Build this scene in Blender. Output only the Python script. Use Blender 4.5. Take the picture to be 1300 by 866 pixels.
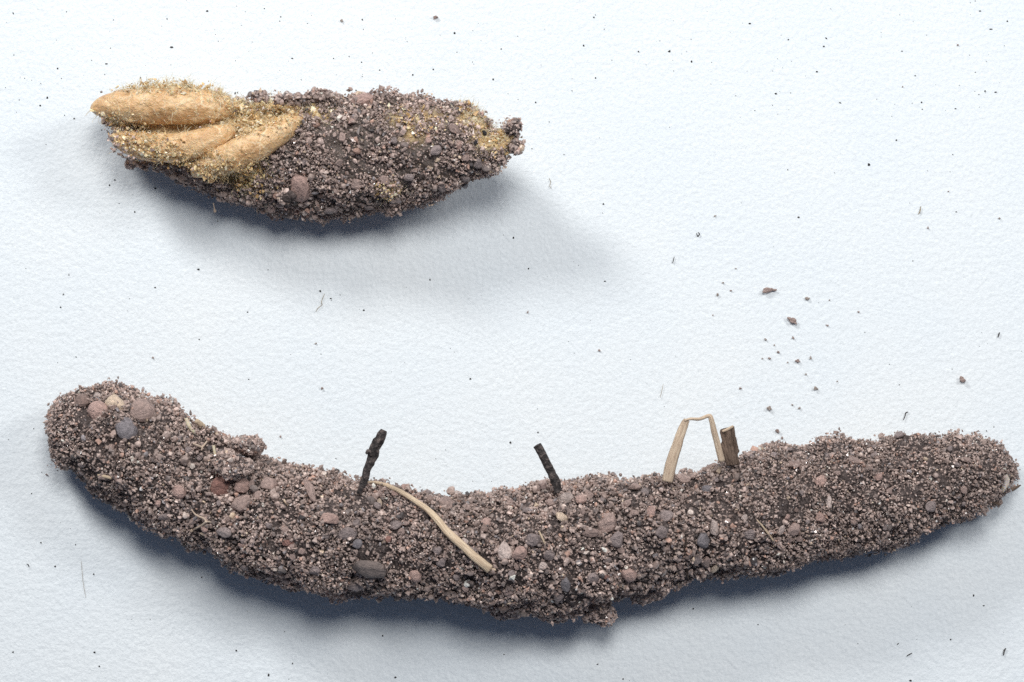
import bpy, math, random
import numpy as np
from mathutils import Vector, Matrix, Quaternion
from mathutils.bvhtree import BVHTree

random.seed(7)
rng = np.random.default_rng(11)
for o in list(bpy.data.objects):
    bpy.data.objects.remove(o)
scene = bpy.context.scene
col = scene.collection

# ------------------------------------------------------------------ camera
# 1 unit is about 3 mm on the paper; the camera looks down at the sheet, tilted 7 degrees
TILT = math.radians(7.0)
DIST = 36.11
FOCAL = 100.0
camd = bpy.data.cameras.new('camera')
cam = bpy.data.objects.new('camera', camd)
col.objects.link(cam)
cam.location = (0, -DIST * math.sin(TILT), DIST * math.cos(TILT))
cam.rotation_euler = (TILT, 0, 0)
camd.lens = FOCAL
camd.sensor_width = 36.0
camd.clip_start = 0.1
camd.clip_end = 500.0
scene.camera = cam

# ------------------------------------------------------------------ light
world = bpy.data.worlds.new('World')
scene.world = world
world.use_nodes = True
bg = world.node_tree.nodes['Background']
bg.inputs[0].default_value = (0.50, 0.66, 1.0, 1)
bg.inputs[1].default_value = 0.125


def lamp(name, direction, dist, size, power, colour):
    d = Vector(direction).normalized()
    l = bpy.data.lights.new(name, 'AREA')
    l.shape = 'DISK'
    l.size = size
    l.energy = power
    l.color = colour
    o = bpy.data.objects.new(name, l)
    col.objects.link(o)
    o.location = d * dist
    o.rotation_euler = (-d).to_track_quat('-Z', 'Y').to_euler()
    return o


lamp('overhead_lamp', (0.06, 0.31, 0.95), 42, 15.0, 10300, (1.0, 0.985, 0.96))
lamp('left_lamp', (-0.50, 0.62, 0.58), 36, 8.0, 6900, (1.0, 0.985, 0.965))
lamp('right_lamp', (0.64, 0.30, 0.70), 36, 8.0, 4000, (1.0, 0.985, 0.965))
scene.view_settings.view_transform = 'Standard'
scene.view_settings.look = 'None'
scene.view_settings.exposure = 0.0
scene.view_settings.gamma = 1.0
scene.view_settings.use_curve_mapping = False
scene.cycles.use_denoising = False
scene.cycles.max_bounces = 6

# ------------------------------------------------------------------ pixel <-> place helpers (for measuring the photograph)
K = FOCAL / 36.0 * 1300.0
CAM = np.array(cam.location)
UP = np.array([0, math.cos(TILT), math.sin(TILT)])
FWD = np.array([0, math.sin(TILT), -math.cos(TILT)])
RIGHT = np.array([1.0, 0, 0])


def ray(px, py):
    d = FWD + RIGHT * (px - 650.0) / K + UP * (433.0 - py) / K
    return d / np.linalg.norm(d)


def at(px, py, z=0.0):
    d = ray(px, py)
    return CAM + d * ((z - CAM[2]) / d[2])


def project(p):
    v = p - CAM
    zc = v @ FWD
    return np.stack([650 + (v @ RIGHT) / zc * K, 433 - (v @ UP) / zc * K], -1)


# ------------------------------------------------------------------ numpy value noise
_perm = rng.random((64, 64, 64))


def vnoise(p, scale=1.0, seed=0):
    q = np.asarray(p) * scale + 100.37 + seed * 17.31
    i = np.floor(q).astype(int)
    f = q - i
    f = f * f * (3 - 2 * f)
    r = 0
    for dx in (0, 1):
        for dy in (0, 1):
            for dz in (0, 1):
                w = (f[..., 0] if dx else 1 - f[..., 0]) * (f[..., 1] if dy else 1 - f[..., 1]) * (f[..., 2] if dz else 1 - f[..., 2])
                r = r + w * _perm[(i[..., 0] + dx) % 64, (i[..., 1] + dy) % 64, (i[..., 2] + dz) % 64]
    return r * 2 - 1


def fbm(p, scale, octaves=3, seed=0):
    r, a = 0, 1.0
    for k in range(octaves):
        r = r + a * vnoise(p, scale * 2 ** k, seed + k)
        a *= 0.5
    return r


# ------------------------------------------------------------------ object helpers
def link(o, parent=None):
    col.objects.link(o)
    if parent is not None:
        o.parent = parent
    return o


def mesh_np(name, verts, faces, mat=None, smooth=True, colors=None):
    verts = np.asarray(verts, dtype=np.float32)
    faces = np.asarray(faces, dtype=np.int32)
    me = bpy.data.meshes.new(name)
    n = faces.shape[1]
    me.vertices.add(len(verts))
    me.vertices.foreach_set('co', verts.ravel())
    me.loops.add(faces.size)
    me.loops.foreach_set('vertex_index', faces.ravel())
    me.polygons.add(len(faces))
    me.polygons.foreach_set('loop_start', np.arange(0, faces.size, n, dtype=np.int32))
    me.polygons.foreach_set('loop_total', np.full(len(faces), n, dtype=np.int32))
    me.polygons.foreach_set('use_smooth', np.full(len(faces), smooth, dtype=bool))
    if colors is not None:
        a = me.color_attributes.new('tone', 'FLOAT_COLOR', 'POINT')
        a.data.foreach_set('color', np.asarray(colors, dtype=np.float32).ravel())
    me.update(calc_edges=True)
    me.validate()
    if mat:
        me.materials.append(mat)
    return me


def obj(name, me, parent=None):
    return link(bpy.data.objects.new(name, me), parent)


def thing(name, label, cat, loc, group=None):
    o = bpy.data.objects.new(name, None)
    o.empty_display_size = 0.2
    o.location = loc
    col.objects.link(o)
    tag(o, label, cat, group)
    return o


def tag(o, label, cat, group=None):
    o['label'] = label
    o['category'] = cat
    if group:
        o['group'] = group


def child(name, me, parent):
    """a part whose mesh is in world coordinates, under a thing that is only moved"""
    o = obj(name, me, parent)
    o.matrix_parent_inverse = Matrix.Translation(parent.location).inverted()
    return o


# ------------------------------------------------------------------ materials
def mat_new(name):
    m = bpy.data.materials.new(name)
    m.use_nodes = True
    nt = m.node_tree
    return m, nt, nt.nodes['Principled BSDF']


def N(nt, kind, **kw):
    n = nt.nodes.new(kind)
    for k, v in kw.items():
        if k in n.inputs:
            n.inputs[k].default_value = v
        else:
            setattr(n, k, v)
    return n


def noise_node(nt, scale, detail=4, rough=0.55, src='Object', stretch=None):
    tc = N(nt, 'ShaderNodeTexCoord')
    if src == 'streak':
        sa = N(nt, 'ShaderNodeAttribute')
        sa.attribute_name = 'tone'
        out = sa.outputs['Vector']
    else:
        out = tc.outputs[src]
    if stretch:
        mp = N(nt, 'ShaderNodeMapping')
        mp.inputs['Scale'].default_value = stretch
        nt.links.new(out, mp.inputs[0])
        out = mp.outputs[0]
    n = N(nt, 'ShaderNodeTexNoise')
    n.inputs['Scale'].default_value = scale
    n.inputs['Detail'].default_value = detail
    n.inputs['Roughness'].default_value = rough
    nt.links.new(out, n.inputs['Vector'])
    return n


def ramp(nt, src, stops):
    r = N(nt, 'ShaderNodeValToRGB')
    e = r.color_ramp.elements
    while len(e) < len(stops):
        e.new(0.5)
    for el, (p, c) in zip(e, stops):
        el.position = p
        el.color = (*c, 1)
    nt.links.new(src, r.inputs[0])
    return r


def bump(nt, bsdf, height, strength, dist):
    b = N(nt, 'ShaderNodeBump')
    b.inputs['Strength'].default_value = strength
    b.inputs['Distance'].default_value = dist
    nt.links.new(height, b.inputs['Height'])
    nt.links.new(b.outputs[0], bsdf.inputs['Normal'])
    return b


def make_paper():
    m, nt, b = mat_new('paper_white')
    n1 = noise_node(nt, 12.0, 6, 0.62)
    n2 = noise_node(nt, 0.6, 2, 0.5)
    r = ramp(nt, n2.outputs[0], [(0.3, (0.782, 0.834, 0.866)), (0.7, (0.808, 0.848, 0.866))])
    n3 = noise_node(nt, 26.0, 3, 0.7)
    g3 = ramp(nt, n3.outputs[0], [(0.3, (0.90, 0.91, 0.915)), (0.7, (1.04, 1.04, 1.04))])
    mp = N(nt, 'ShaderNodeMix', data_type='RGBA', blend_type='MULTIPLY')
    mp.inputs[0].default_value = 1.0
    nt.links.new(r.outputs[0], mp.inputs[6])
    nt.links.new(g3.outputs[0], mp.inputs[7])
    nt.links.new(mp.outputs[2], b.inputs['Base Color'])
    b.inputs['Roughness'].default_value = 0.9
    b.inputs['Specular IOR Level'].default_value = 0.15
    bump(nt, b, n1.outputs[0], 0.48, 0.048)
    return m


def make_grain():
    m, nt, b = mat_new('sand_grain')
    a = N(nt, 'ShaderNodeAttribute')
    a.attribute_name = 'tone'
    n = noise_node(nt, 38.0, 3, 0.6)
    mx = N(nt, 'ShaderNodeMix', data_type='RGBA', blend_type='MULTIPLY')
    mx.inputs[0].default_value = 1.0
    r = ramp(nt, n.outputs[0], [(0.3, (0.62, 0.60, 0.58)), (0.68, (1.18, 1.16, 1.15))])
    nt.links.new(a.outputs['Color'], mx.inputs[6])
    nt.links.new(r.outputs[0], mx.inputs[7])
    nt.links.new(mx.outputs[2], b.inputs['Base Color'])
    nt.links.new(a.outputs['Alpha'], b.inputs['Roughness'])
    b.inputs['Specular IOR Level'].default_value = 0.75
    return m


def make_pebble():
    m, nt, b = mat_new('pebble_stone')
    oi = N(nt, 'ShaderNodeObjectInfo')
    n = noise_node(nt, 5.0, 6, 0.7)
    add = N(nt, 'ShaderNodeVectorMath', operation='ADD')
    tc = N(nt, 'ShaderNodeTexCoord')
    sc = N(nt, 'ShaderNodeVectorMath', operation='SCALE')
    comb = N(nt, 'ShaderNodeCombineXYZ')
    for k in range(3):
        nt.links.new(oi.outputs['Random'], comb.inputs[k])
    nt.links.new(comb.outputs[0], sc.inputs[0])
    sc.inputs[3].default_value = 31.0
    nt.links.new(tc.outputs['Object'], add.inputs[0])
    nt.links.new(sc.outputs[0], add.inputs[1])
    nt.links.new(add.outputs[0], n.inputs['Vector'])
    n.inputs['Scale'].default_value = 2.6
    r = ramp(nt, n.outputs[0], [(0.28, (0.48, 0.46, 0.46)), (0.5, (0.95, 0.94, 0.94)), (0.70, (1.35, 1.3, 1.27))])
    mx = N(nt, 'ShaderNodeMix', data_type='RGBA', blend_type='MULTIPLY')
    mx.inputs[0].default_value = 1.0
    nt.links.new(oi.outputs['Color'], mx.inputs[6])
    nt.links.new(r.outputs[0], mx.inputs[7])
    nt.links.new(mx.outputs[2], b.inputs['Base Color'])
    b.inputs['Roughness'].default_value = 0.68
    bump(nt, b, n.outputs[0], 0.6, 0.25)
    return m


def make_mottled(name, stops, scale, rough=0.8, bump_s=0.5, bump_d=0.03, stretch=None, src='Object', sss=0.0, spec=0.3, soil=False):
    m, nt, b = mat_new(name)
    n = noise_node(nt, scale, 5, 0.65, src, stretch)
    r = ramp(nt, n.outputs[0], stops)
    if soil:
        at_ = N(nt, 'ShaderNodeAttribute')
        at_.attribute_name = 'tone'
        mx = N(nt, 'ShaderNodeMix', data_type='RGBA')
        nt.links.new(at_.outputs['Color'], mx.inputs[0])
        nt.links.new(r.outputs[0], mx.inputs[6])
        mx.inputs[7].default_value = (0.11, 0.085, 0.072, 1)
        nt.links.new(mx.outputs[2], b.inputs['Base Color'])
    else:
        nt.links.new(r.outputs[0], b.inputs['Base Color'])
    b.inputs['Roughness'].default_value = rough
    b.inputs['Specular IOR Level'].default_value = spec
    if sss:
        b.inputs['Subsurface Weight'].default_value = sss
        b.inputs['Subsurface Radius'].default_value = (0.12, 0.07, 0.03)
        b.inputs['Subsurface Scale'].default_value = 1.0
    bump(nt, b, n.outputs[0], bump_s, bump_d)
    return m


def make_capsule():
    m, nt, b = mat_new('capsule_skin')
    n = noise_node(nt, 4.0, 4, 0.6)
    r = ramp(nt, n.outputs[0], [(0.3, (0.58, 0.33, 0.15)), (0.52, (0.72, 0.47, 0.24)), (0.72, (0.82, 0.62, 0.38))])
    tc = N(nt, 'ShaderNodeTexCoord')
    warp = noise_node(nt, 5.0, 3, 0.5)
    mixv = N(nt, 'ShaderNodeMix', data_type='RGBA', blend_type='LINEAR_LIGHT')
    mixv.inputs[0].default_value = 0.09
    nt.links.new(tc.outputs['Object'], mixv.inputs[6])
    nt.links.new(warp.outputs['Color'], mixv.inputs[7])
    v = N(nt, 'ShaderNodeTexVoronoi', feature='DISTANCE_TO_EDGE')
    v.inputs['Scale'].default_value = 4.2
    nt.links.new(mixv.outputs[2], v.inputs['Vector'])
    e = ramp(nt, v.outputs[0], [(0.0, (1, 1, 1)), (0.03, (0.5, 0.5, 0.5)), (0.07, (0, 0, 0))])
    patch = noise_node(nt, 3.0, 2, 0.5)
    pr = ramp(nt, patch.outputs[0], [(0.38, (0, 0, 0)), (0.55, (0.75, 0.75, 0.75))])
    mul = N(nt, 'ShaderNodeMath', operation='MULTIPLY')
    nt.links.new(e.outputs[0], mul.inputs[0])
    nt.links.new(pr.outputs[0], mul.inputs[1])
    mx = N(nt, 'ShaderNodeMix', data_type='RGBA')
    nt.links.new(mul.outputs[0], mx.inputs[0])
    nt.links.new(r.outputs[0], mx.inputs[6])
    mx.inputs[7].default_value = (0.86, 0.72, 0.48, 1)
    nt.links.new(mx.outputs[2], b.inputs['Base Color'])
    b.inputs['Roughness'].default_value = 0.32
    b.inputs['Subsurface Weight'].default_value = 0.25
    b.inputs['Subsurface Radius'].default_value = (0.15, 0.08, 0.03)
    fine = noise_node(nt, 13.0, 4, 0.6)
    bump(nt, b, fine.outputs[0], 0.85, 0.05)
    return m


M_PAPER = make_paper()
M_GRAIN = make_grain()
M_PEBBLE = make_pebble()
M_CORE = make_mottled('packed_soil', [(0.3, (0.03, 0.024, 0.023)), (0.52, (0.11, 0.086, 0.08)), (0.74, (0.27, 0.22, 0.205))], 30, 0.95, 1.0, 0.05)
M_LINING = make_mottled('silk_lining', [(0.28, (0.38, 0.23, 0.10)), (0.5, (0.66, 0.47, 0.24)), (0.72, (0.80, 0.65, 0.40))], 9, 0.5, 0.8, 0.08, sss=0.15, spec=0.5, soil=True)
M_CAPSULE = make_capsule()
M_STRAW = make_mottled('dry_straw', [(0.3, (0.46, 0.33, 0.23)), (0.5, (0.70, 0.54, 0.38)), (0.72, (0.86, 0.72, 0.53))], 3.0, 0.7, 0.7, 0.03, stretch=(1.6, 2.6, 2.6), src='streak')
M_PALE_STRAW = make_mottled('pale_straw', [(0.28, (0.34, 0.23, 0.16)), (0.45, (0.68, 0.52, 0.38)), (0.7, (0.85, 0.71, 0.53))], 3.0, 0.75, 0.7, 0.03, stretch=(1.8, 3.0, 3.0), src='streak')
M_BROWN_STRAW = make_mottled('brown_straw', [(0.3, (0.10, 0.068, 0.05)), (0.7, (0.30, 0.215, 0.165))], 3.0, 0.85, 0.9, 0.03, stretch=(3.5, 3.5, 3.5), src='streak')
M_TWIG = make_mottled('charred_twig', [(0.3, (0.022, 0.019, 0.019)), (0.5, (0.07, 0.06, 0.058)), (0.7, (0.24, 0.19, 0.17))], 16, 0.8, 1.0, 0.05)
M_ROOT = make_mottled('rootlet', [(0.3, (0.44, 0.33, 0.25)), (0.7, (0.66, 0.54, 0.43))], 14, 0.7, 0.4, 0.02)
M_FLAKE = make_mottled('pale_flake', [(0.3, (0.48, 0.40, 0.28)), (0.7, (0.72, 0.64, 0.50))], 9, 0.5, 0.6, 0.04, sss=0.3)
M_CLEAR = make_mottled('clear_flake', [(0.3, (0.36, 0.31, 0.28)), (0.7, (0.58, 0.53, 0.49))], 9, 0.35, 0.5, 0.03, sss=0.5)
M_DUST = make_mottled('dark_dust', [(0.3, (0.012, 0.011, 0.011)), (0.7, (0.05, 0.045, 0.045))], 20, 0.9, 0.2, 0.01)
M_LINT = make_mottled('lint_fibre', [(0.3, (0.02, 0.018, 0.018)), (0.7, (0.06, 0.05, 0.048))], 20, 0.8, 0.2, 0.01)
M_PALE_LINT = make_mottled('brown_lint', [(0.3, (0.20, 0.15, 0.09)), (0.7, (0.38, 0.30, 0.18))], 20, 0.8, 0.2, 0.01)
M_CRUMB = make_mottled('soil_crumb', [(0.28, (0.32, 0.225, 0.20)), (0.5, (0.52, 0.39, 0.35)), (0.72, (0.68, 0.57, 0.53))], 18, 0.75, 0.8, 0.03)
M_PALE_CRUMB = make_mottled('pale_soil_crumb', [(0.28, (0.42, 0.34, 0.30)), (0.72, (0.68, 0.59, 0.53))], 18, 0.75, 0.8, 0.03)


def make_fuzz():
    m, nt, b = mat_new('silk_fibre')
    a = N(nt, 'ShaderNodeAttribute')
    a.attribute_name = 'tone'
    nt.links.new(a.outputs['Color'], b.inputs['Base Color'])
    b.inputs['Roughness'].default_value = 0.4
    b.inputs['Transmission Weight'].default_value = 0.25
    return m


def make_resin():
    m, nt, b = mat_new('golden_granule')
    a = N(nt, 'ShaderNodeAttribute')
    a.attribute_name = 'tone'
    nt.links.new(a.outputs['Color'], b.inputs['Base Color'])
    b.inputs['Roughness'].default_value = 0.25
    b.inputs['Subsurface Weight'].default_value = 0.4
    b.inputs['Subsurface Radius'].default_value = (0.06, 0.04, 0.015)
    return m


M_FUZZ = make_fuzz()
M_RESIN = make_resin()

# ------------------------------------------------------------------ the paper
S = 60.0
paper = obj('paper', mesh_np('paper', [(-S, -S, 0), (S, -S, 0), (S, S, 0), (-S, S, 0)], [(0, 1, 2, 3)], M_PAPER, False))
paper['kind'] = 'structure'

# ------------------------------------------------------------------ grain templates
def icosphere(sub):
    t = (1 + 5 ** 0.5) / 2
    v = [(-1, t, 0), (1, t, 0), (-1, -t, 0), (1, -t, 0), (0, -1, t), (0, 1, t), (0, -1, -t), (0, 1, -t), (t, 0, -1), (t, 0, 1), (-t, 0, -1), (-t, 0, 1)]
    f = [(0, 11, 5), (0, 5, 1), (0, 1, 7), (0, 7, 10), (0, 10, 11), (1, 5, 9), (5, 11, 4), (11, 10, 2), (10, 7, 6), (7, 1, 8), (3, 9, 4), (3, 4, 2), (3, 2, 6), (3, 6, 8), (3, 8, 9), (4, 9, 5), (2, 4, 11), (6, 2, 10), (8, 6, 7), (9, 8, 1)]
    v = [np.array(x) / np.linalg.norm(x) for x in v]
    for _ in range(sub):
        cache, nf = {}, []

        def mid(a, b):
            k = (min(a, b), max(a, b))
            if k not in cache:
                m = v[a] + v[b]
                v.append(m / np.linalg.norm(m))
                cache[k] = len(v) - 1
            return cache[k]
        for a, b, c in f:
            ab, bc, ca = mid(a, b), mid(b, c), mid(c, a)
            nf += [(a, ab, ca), (b, bc, ab), (c, ca, bc), (ab, bc, ca)]
        f = nf
    return np.array(v), np.array(f)


ICO0, ICO1, ICO2, ICO3 = icosphere(0), icosphere(1), icosphere(2), icosphere(3)


def facet_stone(base, n_cuts, r, jag=0.05, lo=0.62):
    """a sphere planed off by random cuts: an angular little stone"""
    v, f = base
    v = v.copy()
    for _ in range(n_cuts):
        d = r.normal(size=3)
        d /= np.linalg.norm(d)
        h = r.uniform(lo, 0.93)
        s = v @ d
        k = s > h
        v[k] -= np.outer(s[k] - h, d)
    v += jag * fbm(v * 1.0 + r.uniform(0, 40), 2.5, 3)[:, None] * v
    return v, f


def cluster_stone(base, n_balls, r, spread=0.55, rad=(0.35, 0.6)):
    """star shaped union of balls: a crumb of stuck grains"""
    v, f = base
    out = np.full(len(v), 0.3)
    for _ in range(n_balls):
        c = r.normal(size=3)
        c *= r.uniform(0.2, 1.0) * spread / np.linalg.norm(c)
        q = r.uniform(*rad)
        bq = v @ c
        disc = bq ** 2 - (c @ c - q * q)
        d = bq + np.sqrt(np.maximum(disc, 0))
        out = np.where((disc > 0) & (d > out), d, out)
    vv = v * out[:, None]
    vv += 0.06 * fbm(vv + r.uniform(0, 40), 5, 2)[:, None] * v
    return vv, f


OCTA = (np.array([(1, 0, 0), (-1, 0, 0), (0, 1, 0), (0, -1, 0), (0, 0, 1), (0, 0, -1)], float), np.array([(0, 2, 4), (2, 1, 4), (1, 3, 4), (3, 0, 4), (2, 0, 5), (1, 2, 5), (3, 1, 5), (0, 3, 5)]))
SMALL = [facet_stone(ICO0, 4, rng, 0.3) for _ in range(7)]
for _ in range(8):
    SMALL.append((OCTA[0] * 1.15 + rng.normal(size=(6, 3)) * 0.22, OCTA[1]))
MEDIUM = [facet_stone(ICO1, 7, rng, 0.12) for _ in range(8)]


def rand_rot(n):
    q = rng.normal(size=(n, 4))
    q /= np.linalg.norm(q, axis=1)[:, None]
    w, x, y, z = q.T
    return np.stack([np.stack([1 - 2 * (y * y + z * z), 2 * (x * y - z * w), 2 * (x * z + y * w)], -1),
                     np.stack([2 * (x * y + z * w), 1 - 2 * (x * x + z * z), 2 * (y * z - x * w)], -1),
                     np.stack([2 * (x * z - y * w), 2 * (y * z + x * w), 1 - 2 * (x * x + y * y)], -1)], -2)


def grain_mesh(name, pos, rad, colour, mat, big=0.034, aspect=(0.5, 1.4)):
    vs, fs, cs, off = [], [], [], 0
    isbig = rad > big
    for templates, sel in ((SMALL, np.where(~isbig)[0]), (MEDIUM, np.where(isbig)[0])):
        pick = rng.integers(0, len(templates), len(sel))
        for t, (tv, tf) in enumerate(templates):
            k = sel[pick == t]
            if not len(k):
                continue
            sc = rad[k][:, None] * rng.uniform(*aspect, (len(k), 3))
            loc = tv[None] * sc[:, None, :]
            w = np.einsum('nij,nvj->nvi', rand_rot(len(k)), loc) + pos[k][:, None, :]
            vs.append(w.reshape(-1, 3))
            fs.append((tf[None] + (np.arange(len(k)) * len(tv))[:, None, None]).reshape(-1, 3) + off)
            cs.append(np.repeat(colour[k], len(tv), axis=0))
            off += len(k) * len(tv)
    return mesh_np(name, np.concatenate(vs), np.concatenate(fs), mat, False, np.concatenate(cs))


def sand_colours(n, p=None, warm=0.0):
    """each grain has its own mineral colour"""
    pal = np.array([(0.27, 0.215, 0.195), (0.34, 0.275, 0.25), (0.20, 0.16, 0.145), (0.44, 0.37, 0.335), (0.13, 0.11, 0.105),
                    (0.05, 0.046, 0.047), (0.58, 0.52, 0.48), (0.34, 0.22, 0.175), (0.19, 0.185, 0.20), (0.44, 0.36, 0.27)])
    wt = np.array([28, 20, 24, 6, 10, 4, 1.6, 3.5, 2.5, 1.0 + 8 * warm])
    k = rng.choice(len(pal), n, p=wt / wt.sum())
    c = pal[k] ** 0.85 * np.array([1.36, 1.275, 1.235]) * rng.uniform(0.75, 1.2, (n, 1))
    if p is not None:
        c = c * (1.0 + 0.18 * fbm(p, 1.6, 2, 5))[:, None]
    rough = np.where(rng.random(n) < 0.16, rng.uniform(0.08, 0.25, n), rng.uniform(0.5, 0.95, n))
    return np.concatenate([np.clip(c, 0.01, 0.8), rough[:, None]], 1)


# ------------------------------------------------------------------ bodies swept through measured sections
def sweep(sections, lift, n_s, n_t, shrink, lumps, lump_scale, seed):
    """sections: (upper edge, lower edge) of the outline as seen; lift: height of the underside above the paper"""
    P, R = [], []
    for (u, l), z in zip(sections, lift):
        u, l = np.array(u, float), np.array(l, float)
        r = np.linalg.norm(u - l) / 200.0 * 0.977
        m = (u + l) / 2
        P.append(at(m[0], m[1], max(z + r, r * 0.72)))
        R.append(max(r - shrink, 0.05))
    P, R = np.array(P), np.array(R)
    # Catmull-Rom through the centres
    t = np.concatenate([[0], np.cumsum(np.linalg.norm(np.diff(P, axis=0), axis=1))])
    ts = np.linspace(0, t[-1], n_s)

    def cr(A):
        A2 = np.vstack([2 * A[0] - A[1], A, 2 * A[-1] - A[-2]])
        i = np.clip(np.searchsorted(t, ts, 'right') - 1, 0, len(t) - 2)
        u = ((ts - t[i]) / (t[i + 1] - t[i]))[:, None]
        p0, p1, p2, p3 = A2[i], A2[i + 1], A2[i + 2], A2[i + 3]
        return 0.5 * (2 * p1 + (p2 - p0) * u + (2 * p0 - 5 * p1 + 4 * p2 - p3) * u * u + (3 * p1 - p0 - 3 * p2 + p3) * u ** 3)
    C = cr(P)
    Rr = cr(R[:, None])[:, 0]
    T = np.gradient(C, axis=0)
    for _ in range(3):
        T[1:-1] = (T[:-2] + T[1:-1] * 2 + T[2:]) / 4
    T /= np.linalg.norm(T, axis=1)[:, None]
    Z = np.array([0, 0, 1.0]) - T * T[:, 2:3]
    Z /= np.linalg.norm(Z, axis=1)[:, None]
    B = np.cross(Z, T)
    th = np.arange(n_t) / n_t * 2 * math.pi
    D = np.cos(th)[None, :, None] * B[:, None, :] + np.sin(th)[None, :, None] * Z[:, None, :]
    V = C[:, None, :] + D * Rr[:, None, None]
    V = V + D * (lumps * fbm(V, lump_scale, 3, seed))[..., None]
    V = V + D * (0.040 * fbm(V, 7.0, 3, seed + 30))[..., None]
    V[..., 2] = np.maximum(V[..., 2], 0.03)
    verts = np.concatenate([V.reshape(-1, 3), C[:1] - T[:1] * 0.04, C[-1:] + T[-1:] * 0.04])
    f = []
    i = np.arange(n_s - 1)[:, None]
    j = np.arange(n_t)[None, :]
    a, b = i * n_t + j, i * n_t + (j + 1) % n_t
    quads = np.stack([a, b, b + n_t, a + n_t], -1).reshape(-1, 4)
    tris = np.concatenate([quads[:, [0, 1, 2]], quads[:, [0, 2, 3]]])
    jj = np.arange(n_t)
    cap0 = np.stack([np.full(n_t, n_s * n_t), (jj + 1) % n_t, jj], -1)
    base = (n_s - 1) * n_t
    cap1 = np.stack([np.full(n_t, n_s * n_t + 1), base + jj, base + (jj + 1) % n_t], -1)
    return verts, np.concatenate([tris, cap0, cap1])


def orient_out(verts, faces):
    a, b, c = verts[faces[:, 0]], verts[faces[:, 1]], verts[faces[:, 2]]
    vol = np.einsum('ij,ij->i', a, np.cross(b, c)).sum()
    return faces if vol > 0 else faces[:, ::-1]


def sample(verts, faces, n):
    a, b, c = verts[faces[:, 0]], verts[faces[:, 1]], verts[faces[:, 2]]
    nr = np.cross(b - a, c - a)
    area = np.linalg.norm(nr, axis=1)
    k = rng.choice(len(faces), n, p=area / area.sum())
    u, v = rng.random((2, n))
    s = u + v > 1
    u[s], v[s] = 1 - u[s], 1 - v[s]
    p = a[k] + (b - a)[k] * u[:, None] + (c - a)[k] * v[:, None]
    return p, nr[k] / (area[k][:, None] + 1e-12)


def bvh(verts, faces):
    return BVHTree.FromPolygons([Vector(v) for v in verts], [tuple(int(x) for x in f) for f in faces])


def hit(tree, px, py):
    d = ray(px, py)
    h = tree.ray_cast(Vector(CAM), Vector(d))
    if h[0] is None:
        return None
    n = h[1]
    if n.dot(Vector(d)) > 0:
        n = -n
    return np.array(h[0]), np.array(n)


# ------------------------------------------------------------------ stones set into a surface
STONES = [mesh_np('pebble', *facet_stone(ICO2, 11, rng, 0.10), M_PEBBLE, True) for _ in range(7)]
ROUNDS = [mesh_np('pebble', *facet_stone(ICO2, 5, rng, 0.12, 0.8), M_PEBBLE, True) for _ in range(4)]
TRI = mesh_np('pebble', *(lambda v: (np.stack([v[0][:, 0] * (1.0 - 0.75 * np.clip(v[0][:, 1], -0.9, 1)) * 0.9, v[0][:, 1], v[0][:, 2]], -1), v[1]))(facet_stone(ICO2, 6, rng, 0.06)), M_PEBBLE, True)
RUBBLE = [mesh_np('soil_lump', *cluster_stone(ICO3, 16, rng), M_PEBBLE, True) for _ in range(3)]

TONES = dict(grey=(0.27, 0.235, 0.23), blue=(0.20, 0.195, 0.21), tan=(0.335, 0.265, 0.24), pink=(0.42, 0.31, 0.275), red=(0.29, 0.17, 0.145),
             dark=(0.19, 0.165, 0.155), cream=(0.60, 0.51, 0.40), pale=(0.50, 0.44, 0.41), brown=(0.23, 0.175, 0.155), black=(0.018, 0.018, 0.022))


def set_stone(parent, tree, px, py, w, h, tone, ang=0.0, mesh=None, sink=0.15, flat=0.65, name='pebble', label=None, keep=None):
    sink = max(sink, 0.32)
    g = hit(tree, px, py)
    if g is None:
        return None
    p, n = g
    a, b = w / 200.0, h / 200.0
    c = min(a, b) * flat
    xa = RIGHT * math.cos(ang) + UP * math.sin(ang)
    xa = xa - n * (xa @ n)
    xa /= np.linalg.norm(xa)
    # lean the stone a little towards the viewer's side so it sits as seen
    R = np.stack([xa, np.cross(n, xa), n], -1)
    pos = p + n * (0.045 + c * (0.45 - sink))
    o = bpy.data.objects.new(name, mesh or random.choice(STONES))
    M = Matrix([[*(R[i] * np.array([a, b, c])), pos[i]] for i in range(3)] + [[0, 0, 0, 1]])
    col.objects.link(o)
    o.parent = parent
    o.matrix_parent_inverse = Matrix.Translation(parent.location).inverted()
    o.matrix_basis = M
    t = TONES[tone]
    s = random.uniform(1.15, 1.5)
    o.color = (t[0] * s * 1.04, t[1] * s * 0.98, t[2] * s * 0.96, 1)
    if label:
        o['label'] = label
    if keep is not None:
        keep.append((pos, R, np.array([a, b, c])))
    return o


def clear_of(pos, stones, k=0.66):
    ok = np.ones(len(pos), bool)
    for p, R, s in stones:
        near = np.where(np.abs(pos - p).max(1) < s.max() * 1.3)[0]
        if not len(near):
            continue
        l = (pos[near] - p) @ R
        q = (l[:, 0] / s[0]) ** 2 + (l[:, 1] / s[1]) ** 2
        ok[near[(q < k * k)]] = False
    return ok


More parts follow.
